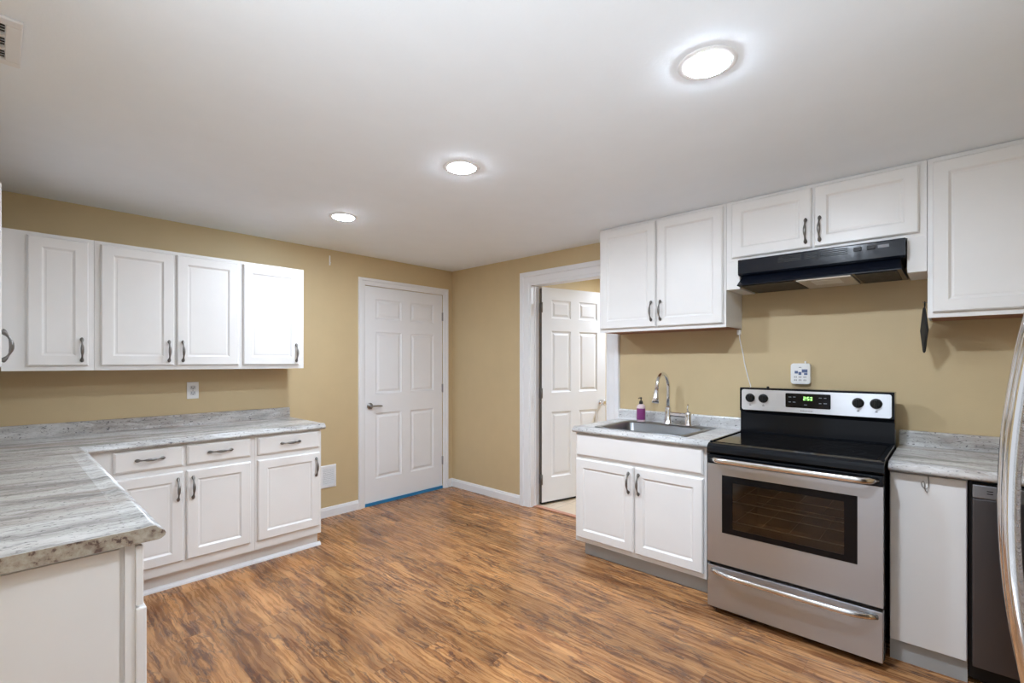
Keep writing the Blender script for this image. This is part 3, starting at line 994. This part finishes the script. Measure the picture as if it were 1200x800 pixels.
for cx, cy, r in ((0.20, -0.57, 0.085), (0.56, -0.55, 0.115), (0.20, -0.33, 0.075), (0.56, -0.32, 0.09)):
    rb = MB()
    ring(rb, cx, cy, r - 0.003, r, 0.9154)
    ring(rb, cx, cy, r * 0.6 - 0.002, r * 0.6, 0.9154)
    tag(rb.build('burner_ring', M['ringgrey'], gt), 'thin grey burner ring')
for x0, x1 in ((-0.001, 0.012), (SW - 0.012, SW + 0.001)):
    MB().box(x0, x1, -0.70, -0.20, 0.9122, 0.919, 0.002).build('cooktop_rim', M['black'], sv)
# oven door: stainless frame with a window
od = MB()
yf, yb = -0.744, -0.702
wx0, wx1, wz0, wz1 = 0.077, 0.665, 0.441, 0.748
for x0, x1, z0, z1 in ((0.002, SW - 0.002, 0.275, wz0), (0.002, SW - 0.002, wz1, 0.803), (0.002, wx0, wz0, wz1), (wx1, SW - 0.002, wz0, wz1)):
    od.box(x0, x1, yf, yb, z0, z1)
bmesh.ops.remove_doubles(od.bm, verts=od.bm.verts, dist=1e-5)
door = od.build('oven_door', M['steel'], sv)
tag(MB().box(0.002, SW - 0.002, yf - 0.0, yb, 0.8035, 0.850, 0.004).build('door_top_trim', M['black'], door), 'glossy black strip above the stainless door')
wb = MB()
ix0, ix1, iz0, iz1 = 0.130, 0.615, 0.470, 0.713
for x0, x1, z0, z1 in ((wx0 + .0005, wx1 - .0005, wz0 + .0005, iz0), (wx0 + .0005, wx1 - .0005, iz1, wz1 - .0005), (wx0 + .0005, ix0, iz0, iz1), (ix1, wx1 - .0005, iz0, iz1)):
    wb.box(x0, x1, yf + 0.001, yf + 0.010, z0, z1)
tag(wb.build('window_border', M['glassblack'], door), 'black glass border of the oven window')
tag(MB().box(ix0 + .0005, ix1 - .0005, yf + 0.003, yf + 0.007, iz0 + .0005, iz1 - .0005).build('window_glass', M['ovenglass'], door), 'tinted oven window glass')
def bow(x0, x1, y_face, depth, z, ra, sq, flat=0.62, n=25, mat='steelbar', name='handle', parent=None, zsag=0.0):
    pts, rad = [], []
    for k in range(n):
        t = -1 + 2 * k / (n - 1)
        a = abs(t)
        d = depth if a < flat else depth * (1 - ((a - flat) / (1 - flat)) ** 2)
        d = max(d, 0.004)
        pts.append(((x0 + x1) / 2 + t * (x1 - x0) / 2, y_face - d, z + zsag * (1 - a)))
        rad.append(ra * (1.0 if a < 0.97 else 0.72))
    return MB().tube(pts, rad, 14, squash=sq).build(name, M[mat], parent)
bow(0.026, SW - 0.020, yf, 0.044, 0.829, 0.011, 1.35, 0.80, parent=door, name='oven_handle')
sd = MB().box(0.002, SW - 0.002, yf, -0.702, 0.034, 0.257, 0.003).build('storage_drawer', M['steel'], sv)
bow(0.025, SW - 0.020, yf, 0.046, 0.232, 0.011, 1.25, 0.62, parent=sd, name='drawer_handle')
# backguard
mb = MB()
mb.extrude([(-0.105, 0.885), (-0.196, 0.9125), (-0.183, 0.922), (-0.180, 1.030), (-0.188, 1.044), (-0.198, 1.050), (-0.198, 1.180), (-0.192, 1.190), (-0.105, 1.190)], 'x', 0.0, SW)
bgd = mb.build('backguard', M['black'], sv)
cp = MB().rrect(0.013, SW - 0.012, 1.054, 1.179, -0.1985, -0.2035, 0.012).build('control_panel', M['panelsteel'], sv)
tag(cp, 'pale stainless control panel')
for x in (0.062, 0.136, 0.604, 0.682):
    kn = MB()
    kn.lathe([(0.026, 0), (0.027, -0.004), (0.023, -0.008), (0.021, -0.020), (0.018, -0.023)], (x, -0.2037, 1.128), 'y', 24)
    kn.box(x - 0.0045, x + 0.0045, -0.236, -0.224, 1.128 - 0.021, 1.128 + 0.021, 0.002)
    k_ = kn.build('knob', M['blackmat'], cp)
    pr = MB().box(x - 0.006, x + 0.006, -0.2042, -0.2036, 1.081, 1.086).box(x - 0.003, x + 0.003, -0.2042, -0.2036, 1.089, 1.091)
    tag(pr.build('printed_mark', M['grey'], cp), 'tiny grey printed mark under a knob')
ds = MB().rrect(0.256, 0.480, 1.083, 1.166, -0.2037, -0.2065, 0.006).build('display', M['glassblack'], cp)
SEG = {'2': 'abged', '5': 'afgcd', '3': 'abgcd'}
dg = MB()
def seg7(mb, ch, x, z, w=0.0105, h=0.020, t=0.0026, y=-0.2068):
    S = {'a': (x, x + w, z + h - t, z + h), 'g': (x, x + w, z + h / 2 - t / 2, z + h / 2 + t / 2), 'd': (x, x + w, z, z + t),
         'f': (x, x + t, z + h / 2, z + h), 'b': (x + w - t, x + w, z + h / 2, z + h), 'e': (x, x + t, z, z + h / 2), 'c': (x + w - t, x + w, z, z + h / 2)}
    for s in SEG[ch]:
        a, b, p, q = S[s]
        mb.box(a, b, y - 0.0006, y + 0.0002, p, q)
seg7(dg, '2', 0.348, 1.128); seg7(dg, '5', 0.366, 1.128); seg7(dg, '3', 0.381, 1.128)
dg.box(0.3613, 0.3635, -0.2074, -0.2066, 1.132, 1.1345).box(0.3613, 0.3635, -0.2074, -0.2066, 1.141, 1.1435)
tag(dg.build('clock_digits', M['green'], cp), 'glowing green clock digits')
for x0, x1, z in ((0.272, 0.286, 1.142), (0.296, 0.308, 1.143), (0.272, 0.284, 1.113), (0.294, 0.308, 1.113), (0.352, 0.366, 1.100), (0.424, 0.438, 1.143), (0.448, 0.460, 1.143), (0.424, 0.436, 1.112), (0.446, 0.462, 1.113)):
    tag(MB().box(x0, x1, -0.2072, -0.2066, z, z + 0.0035).build('button_mark', M['grey'], ds), 'faint grey touch button mark')
lg = MB()
for k in range(10):
    lg.box(0.333 + k * 0.0062, 0.3368 + k * 0.0062, -0.2042, -0.2036, 1.0635, 1.0695)
tag(lg.build('printed_mark', M['grey'], cp), 'tiny grey maker mark under the display')
MB().lathe([(0.008, 0), (0.008, 0.006), (0.005, 0.009)], (0.150, -0.16, 1.1902), 'z', 12).build('screw_cap', M['blackmat'], bgd)

# ------------------------------------------------------------------ dishwasher
dw = thing('dishwasher', 'dark stainless dishwasher with a grey top strip at the right edge', 'dishwasher', (0, -4.044, 0), RW)
DWW = 0.600
MB().box(0.0, DWW, -0.585, -0.02, 0.03, 0.856).build('tub', M['blackmat'], dw)
for x in (0.05, DWW - 0.05):
    for y in (-0.53, -0.18):
        MB().lathe([(0.018, 0.0), (0.018, 0.010), (0.010, 0.012), (0.010, 0.0297)], (x, y, 0), 'z', 12).build('foot', M['blackmat'], dw)
MB().box(0.010, DWW - 0.006, -0.632, -0.5855, 0.095, 0.790, 0.004).build('door', M['dwsteel'], dw)
st_ = MB().box(0.010, DWW - 0.006, -0.634, -0.5855, 0.7915, 0.846, 0.004).build('control_strip', M['dwstrip'], dw)
tag(st_, 'lighter grey control strip')
bd = MB()
for k in range(2):
    bd.box(0.052, 0.070, -0.6347, -0.634, 0.812 + 0.010 * k, 0.8155 + 0.010 * k)
bd.build('badge', M['blackmat'], st_)
MB().box(0.010, DWW - 0.006, -0.560, -0.551, 0.012, 0.094).build('kick_plate', M['blackmat'], dw)

# ------------------------------------------------------------------ refrigerator against the near right wall, faces +y
fr = thing('refrigerator', 'stainless refrigerator at the right edge, only its bowed handle showing', 'refrigerator', (-1.765, SOUTH + 0.02, 0), PI)
FW = 0.82
MB().box(0, FW, -0.655, -0.002, 0.03, 1.74, 0.006).build('cabinet', M['fridgeside'], fr)
for x in (0.05, FW - 0.05):
    for y in (-0.6, -0.08):
        MB().lathe([(0.02, 0), (0.02, 0.0297)], (x, y, 0), 'z', 12).build('foot', M['blackmat'], fr)
FD = -0.715
for x0, x1, hx in ((0.003, FW / 2 - 0.003, FW / 2 - 0.045), (FW / 2 + 0.003, FW - 0.003, FW / 2 + 0.045)):
    fd = MB().box(x0, x1, FD, -0.6555, 0.62, 1.735, 0.010, 3).build('door', M['fridge'], fr)
    if x0 < FW / 2 - 0.1:
        continue
for x0, x1 in ((0.003, FW - 0.003),):
    MB().box(x0, x1, FD, -0.6555, 0.06, 0.612, 0.010, 3).build('freezer_drawer', M['fridge'], fr)
doors_ = [o for o in fr.children if o.name.startswith('door')]
for fd, hx in zip(doors_, (FW / 2 - 0.045, FW / 2 + 0.045)):
    pts = []
    for k in range(31):
        t = -1 + k / 15.0
        pts.append((hx, FD - 0.002 - 0.052 * (1 - t * t), 1.10 + 0.42 * t))
    MB().tube(pts, 0.0115, 14).build('bow_handle', M['chrome'], fd)

# ------------------------------------------------------------------ sink, faucet, soap
sk = thing('sink', 'rectangular stainless drop-in sink with a single bowl', 'sink', (0, SY, 0), RW)
rx0, rx1, ry0, ry1 = 0.125, 0.775, -0.575, -0.062
bx0, bx1, by0, by1 = 0.168, 0.735, -0.545, -0.165
mb = MB()
def rloop(x0, x1, y0, y1, r, z, n=5):
    out = []
    for cx, cy, a0 in ((x1 - r, y1 - r, 0), (x0 + r, y1 - r, 90), (x0 + r, y0 + r, 180), (x1 - r, y0 + r, 270)):
        for k in range(n + 1):
            a = math.radians(a0 + 90 * k / n)
            out.append(mb.bm.verts.new((cx + r * math.cos(a), cy + r * math.sin(a), z)))
    return out
loops = [rloop(rx0, rx1, ry0, ry1, 0.02, 0.9008), rloop(rx0 + .002, rx1 - .002, ry0 + .002, ry1 - .002, 0.02, 0.9050),
         rloop(rx0 + .010, rx1 - .010, ry0 + .010, ry1 - .010, 0.02, 0.9055), rloop(bx0 - .006, bx1 + .006, by0 - .006, by1 + .006, 0.045, 0.9035),
         rloop(bx0, bx1, by0, by1, 0.045, 0.897), rloop(bx0 + .008, bx1 - .008, by0 + .008, by1 - .008, 0.045, 0.76), rloop(bx0 + .035, bx1 - .035, by0 + .035, by1 - .035, 0.05, 0.727)]
for A, B in zip(loops, loops[1:]):
    n = len(A)
    for i in range(n):
        f = mb.bm.faces.new((A[i], A[(i + 1) % n], B[(i + 1) % n], B[i])); f.smooth = True
mb.bm.faces.new(loops[-1])
mb.build('bowl', M['sink'], sk)
tag(MB().lathe([(0.042, 0), (0.042, 0.003), (0.030, 0.004), (0.028, 0.001)], (0.45, -0.355, 0.7272), 'z', 20).build('drain', M['chrome'], sk), 'round chrome drain')

# faucet (local: x along the wall to the right, -y into the room)
fc = thing('faucet', 'chrome gooseneck pull-down faucet with side lever behind the sink', 'faucet', (0, SY, 0), RW)
FX, FY, FZ = 0.452, -0.110, 0.9056
mb = MB()
mb.lathe([(0.030, 0), (0.030, 0.008), (0.024, 0.014), (0.0225, 0.09), (0.021, 0.115), (0.015, 0.125)], (FX, FY, FZ), 'z', 20)
mb.build('post', M['chrome'], fc)
pts = [(FX, FY, FZ + 0.115), (FX, FY, FZ + 0.20), (FX, FY, FZ + 0.262)]
R_ = 0.088
for k in range(1, 17):
    a = PI * k / 17 * 0.98
    pts.append((FX, FY - R_ + R_ * math.cos(a), FZ + 0.262 + R_ * 1.12 * math.sin(a)))
pts.append((FX, FY - 2 * R_ - 0.004, FZ + 0.255))
MB().tube(pts, 0.0125, 14).build('gooseneck', M['chrome'], fc)
hx, hy = FX, FY - 2 * R_ - 0.004
MB().tube([(hx, hy, FZ + 0.258), (hx, hy - 0.004, FZ + 0.235), (hx, hy - 0.012, FZ + 0.200), (hx, hy - 0.022, FZ + 0.165)], [0.0140, 0.0165, 0.020, 0.0245], 16).build('spray_head', M['chrome'], fc)
MB().box(FX + 0.012, FX + 0.140, FY - 0.014, FY + 0.014, FZ + 0.058, FZ + 0.088, 0.008, 3).build('bridge', M['chrome'], fc)
mb = MB()
mb.lathe([(0.028, 0), (0.028, 0.008), (0.023, 0.014), (0.022, 0.075), (0.020, 0.094), (0.010, 0.098)], (FX + 0.145, FY, FZ), 'z', 20)
mb.build('valve', M['chrome'], fc)
MB().tube([(FX + 0.145, FY, FZ + 0.095), (FX + 0.142, FY - 0.010, FZ + 0.115), (FX + 0.145, FY - 0.004, FZ + 0.150)], [0.006, 0.0045, 0.0055], 10).build('lever', M['chrome'], fc)
MB().box(FX - 0.032, FX + 0.180, FY - 0.030, FY + 0.030, FZ, FZ + 0.006, 0.0025).build('deck_plate', M['chrome'], fc)

bt = thing('soap_bottle', 'pink soap bottle with purple label and black pump behind the sink', 'soap bottle', (-0.118, -2.300, 0.9056), 0)
MB().lathe([(0.028, 0), (0.031, 0.003), (0.031, 0.108), (0.029, 0.118), (0.020, 0.127), (0.013, 0.131)], (0, 0, 0), 'z', 24).build('bottle', M['pinksoap'], bt)
MB().lathe([(0.0313, 0.016), (0.0316, 0.017), (0.0316, 0.099), (0.0313, 0.100)], (0, 0, 0), 'z', 24).build('label_band', M['purple'], bt)
pm = MB().lathe([(0.0145, 0.1313), (0.0145, 0.148), (0.009, 0.156), (0.0042, 0.158), (0.0042, 0.170), (0.0075, 0.172), (0.0065, 0.180), (0.003, 0.182)], (0, 0, 0), 'z', 18)
pm.tube([(0, 0, 0.176), (-0.014, 0.006, 0.177), (-0.022, 0.010, 0.172)], [0.004, 0.0035, 0.003], 8)
pm.build('pump', M['bottletop'], bt)

# ------------------------------------------------------------------ small things on the walls
def outlet(x, z):
    t = thing('wall_outlet', 'white duplex outlet on the tan wall under the left cabinets', 'outlet', (x, 0, z))
    MB().box(-0.036, 0.036, -0.006, -0.0005, -0.060, 0.060, 0.002).build('cover_plate', M['plastic'], t)
    for dz in (-0.020, 0.020):
        r = MB().rrect(-0.017, 0.017, dz - 0.014, dz + 0.014, -0.0062, -0.0085, 0.008).build('receptacle', M['slotgrey'], t)
        MB().box(-0.009, -0.0065, -0.0092, -0.0086, dz - 0.003, dz + 0.007).box(0.0065, 0.009, -0.0092, -0.0086, dz - 0.002, dz + 0.006).lathe([(0.003, -0.0086), (0.003, -0.0092)], (0, 0, dz - 0.008), 'y', 10).build('slots', M['slot'], r)
    MB().lathe([(0.003, -0.0062), (0.003, -0.0072)], (0, 0, 0), 'y', 10).build('screw', M['nickel'], t)
outlet(-2.410, 1.146)

gr = thing('wall_grille', 'white return air grille low on the wall beside the closed door', 'vent grille', (-1.405, 0, 0.352))
MB().loft([(-0.073, 0.073, -0.098, 0.098, -0.0005), (-0.073, 0.073, -0.098, 0.098, -0.006), (-0.066, 0.066, -0.091, 0.091, -0.012), (-0.050, 0.050, -0.072, 0.072, -0.012), (-0.050, 0.050, -0.072, 0.072, -0.003)], cap0=True).build('frame', M['trim'], gr)
MB().box(-0.0495, 0.0495, -0.0045, -0.0032, -0.0715, 0.0715).build('backing', M['grey'], gr)
for k in range(11):
    z = -0.065 + k * 0.013
    mb = MB()
    mb.extrude([(-0.004, z + 0.004), (-0.012, z - 0.005), (-0.012, z - 0.0035), (-0.004, z + 0.0055)], 'x', -0.0495, 0.0495)
    mb.build('louver', M['trim'], gr)

hk = thing('adhesive_hook', 'small white stick-on hook high on the wall above the closed door', 'hook', (-1.389, 0, 2.235))
MB().box(-0.006, 0.006, -0.005, -0.0005, -0.043, 0.043, 0.002).build('backing', M['plastic'], hk)
MB().tube([(0, -0.005, -0.02), (0, -0.016, -0.026), (0, -0.020, -0.018)], 0.003, 8).build('prong', M['plastic'], hk)

# outlet adapter above the stove
ad = thing('outlet_adapter', 'white plug-in outlet adapter on the wall just above the stove', 'outlet adapter', (0, -3.263, 1.278), RW)
MB().rrect(0.0, 0.103, -0.064, 0.062, -0.001, -0.036, 0.016).build('housing', M['plastic'], ad)
fcp = MB().rrect(0.006, 0.097, -0.058, 0.056, -0.0362, -0.040, 0.013).build('face_plate', M['plastic'], ad)
MB().box(0.070, 0.078, -0.02, -0.006, 0.0625, 0.076, 0.002).build('tab', M['plastic'], ad)
lbm = MB()
lbm.box(0.022, 0.040, -0.0408, -0.0401, 0.000, 0.016).box(0.060, 0.090, -0.0408, -0.0401, 0.006, 0.026).box(0.042, 0.058, -0.0408, -0.0401, -0.008, 0.010).box(0.072, 0.090, -0.0408, -0.0401, -0.008, 0.004)
tag(lbm.build('printed_graphic', M['bluelabel'], ad), 'blue grey printed graphic')
for i in range(3):
    sl = MB()
    x = 0.026 + 0.025 * i
    sl.box(x - 0.006, x - 0.003, -0.0408, -0.0401, -0.026, -0.016).box(x + 0.003, x + 0.006, -0.0408, -0.0401, -0.026, -0.016)
    sl.box(x - 0.006, x - 0.003, -0.0408, -0.0401, -0.045, -0.035).box(x + 0.003, x + 0.006, -0.0408, -0.0401, -0.045, -0.035)
    sl.build('outlet_slots', M['slot'], ad)
lbm2 = MB().box(0.044, 0.058, -0.0408, -0.0401, 0.036, 0.040)
lbm2.build('printed_line', M['grey'], ad)

# cord from under the wall cabinet down behind the stove
cd = thing('power_cord', 'thin white power cord hanging from the cabinet above the sink, behind the stove', 'cord', (0, 0, 0))
cp_ = [(-0.020, -2.957, 1.552), (-0.016, -2.960, 1.50), (-0.008, -2.966, 1.455), (-0.007, -2.978, 1.40), (-0.007, -2.986, 1.34), (-0.007, -3.005, 1.26), (-0.008, -3.025, 1.19), (-0.010, -3.035, 1.10), (-0.02, -3.04, 0.99)]
MB().tube(cp_, 0.0032, 8).build('cable', M['plastic'], cd)
MB().box(-0.033, -0.009, -2.968, -2.946, 1.528, 1.562, 0.004).build('plug', M['plastic'], cd)

# black cloth pad hanging beside the tall cabinet
ph = thing('pot_holder', 'black diamond-hung pot holder beside the tall wall cabinet, above the counter', 'pot holder', (-0.150, -3.889, 1.512), math.radians(9))
mb = MB()
hw, hh = 0.100, 0.118
rows = [(1.0, 0.0015), (0.93, 0.004), (0.75, 0.006), (0.3, 0.007), (0.0, 0.007)]
def diamond(s, y):
    return [mb.bm.verts.new((px_ * s, y, pz_ * s)) for px_, pz_ in ((hw, 0.0), (0.02, hh * 0.86), (0.0, hh), (-0.02, hh * 0.86), (-hw, 0.0), (-0.012, -hh * 0.96), (0.0, -hh), (0.012, -hh * 0.96))]
L_ = [diamond(0.75, -0.006), diamond(0.95, -0.005), diamond(1.0, 0.0), diamond(0.95, 0.005), diamond(0.75, 0.006)]
for A, B in zip(L_, L_[1:]):
    for i in range(8):
        mb.bm.faces.new((A[i], A[(i + 1) % 8], B[(i + 1) % 8], B[i]))
mb.bm.faces.new(L_[0][::-1]); mb.bm.faces.new(L_[-1])
mb.build('pad', M['cloth'], ph)
lp = [(0.008 * math.cos(a), -0.002, hh + 0.012 + 0.014 * math.sin(a)) for a in [2 * PI * k / 14 for k in range(15)]]
MB().tube(lp, 0.0022, 8, cap=False).build('hanging_loop', M['cloth'], ph)
MB().tube([(0.0, -0.0155, hh + 0.020), (0.0, 0.004, hh + 0.021), (0.0, 0.005, hh + 0.027)], 0.0016, 8).build('pin', M['nickel'], ph)

# ------------------------------------------------------------------ ceiling: recessed lights and the vent
def light(label, x, y, mat):
    t = thing('ceiling_light', label, 'ceiling light', (x, y, H), group='recessed ceiling lights')
    MB().lathe([(0.092, -0.0005), (0.0915, -0.002), (0.086, -0.004), (0.070, -0.005)], (0, 0, 0), 'z', 40).build('trim_ring', M['trim'], t)
    MB().lathe([(0.0695, -0.0052), (0.064, -0.0075), (0.03, -0.0095)], (0, 0, 0), 'z', 40).build('diffuser', M[mat], t)
    return t
l0 = light('round recessed ceiling light nearest the stove, largest of the three', -1.775, -3.400, 'lampnear')
for y, lab in ((-2.175, 'round recessed ceiling light in the middle of the row of three'), (-0.970, 'round recessed ceiling light nearest the closed door, smallest of the three')):
    l = copy_tree(l0)
    l.location = (-1.770, y, H)
    l['label'] = lab
    for ch in l.children:
        if ch.name.startswith('diffuser'):
            ch.data = ch.data.copy()
            ch.data.materials[0] = M['lamp' if y < -2 else 'lampfar']
lh = light('round ceiling light in the hall beyond the open door', 1.35, -1.95, 'hall')
lh['group'] = 'hall ceiling lights'

vt = thing('ceiling_vent', 'white ceiling air vent at the top left edge', 'ceiling vent', (-3.460, -1.870, H))
mb = MB()
w_, l_ = 0.153, 0.152
mb.box(-w_, w_, -l_, -l_ + 0.035, -0.010, -0.0005, 0.003).box(-w_, w_, l_ - 0.035, l_, -0.010, -0.0005, 0.003).box(-w_, -w_ + 0.035, -l_ + 0.035, l_ - 0.035, -0.010, -0.0005, 0.003).box(w_ - 0.035, w_, -l_ + 0.035, l_ - 0.035, -0.010, -0.0005, 0.003)
for y in (-0.042, 0.042):
    mb.box(-w_ + 0.035, w_ - 0.035, y - 0.006, y + 0.006, -0.009, -0.001)
mb.build('frame', M['trim'], vt)
tag(MB().box(-w_ + 0.036, w_ - 0.036, -l_ + 0.036, l_ - 0.036, -0.0018, -0.0006).build('duct', M['recess'], vt), 'dark duct opening')
for k in range(14):
    y = -0.110 + k * 0.0169
    lv_ = MB().extrude([(y - 0.005, -0.008), (y - 0.004, -0.0085), (y + 0.004, -0.0025), (y + 0.003, -0.002)], 'x', -w_ + 0.036, w_ - 0.036)
    lv_.build('louver', M['trim'], vt)
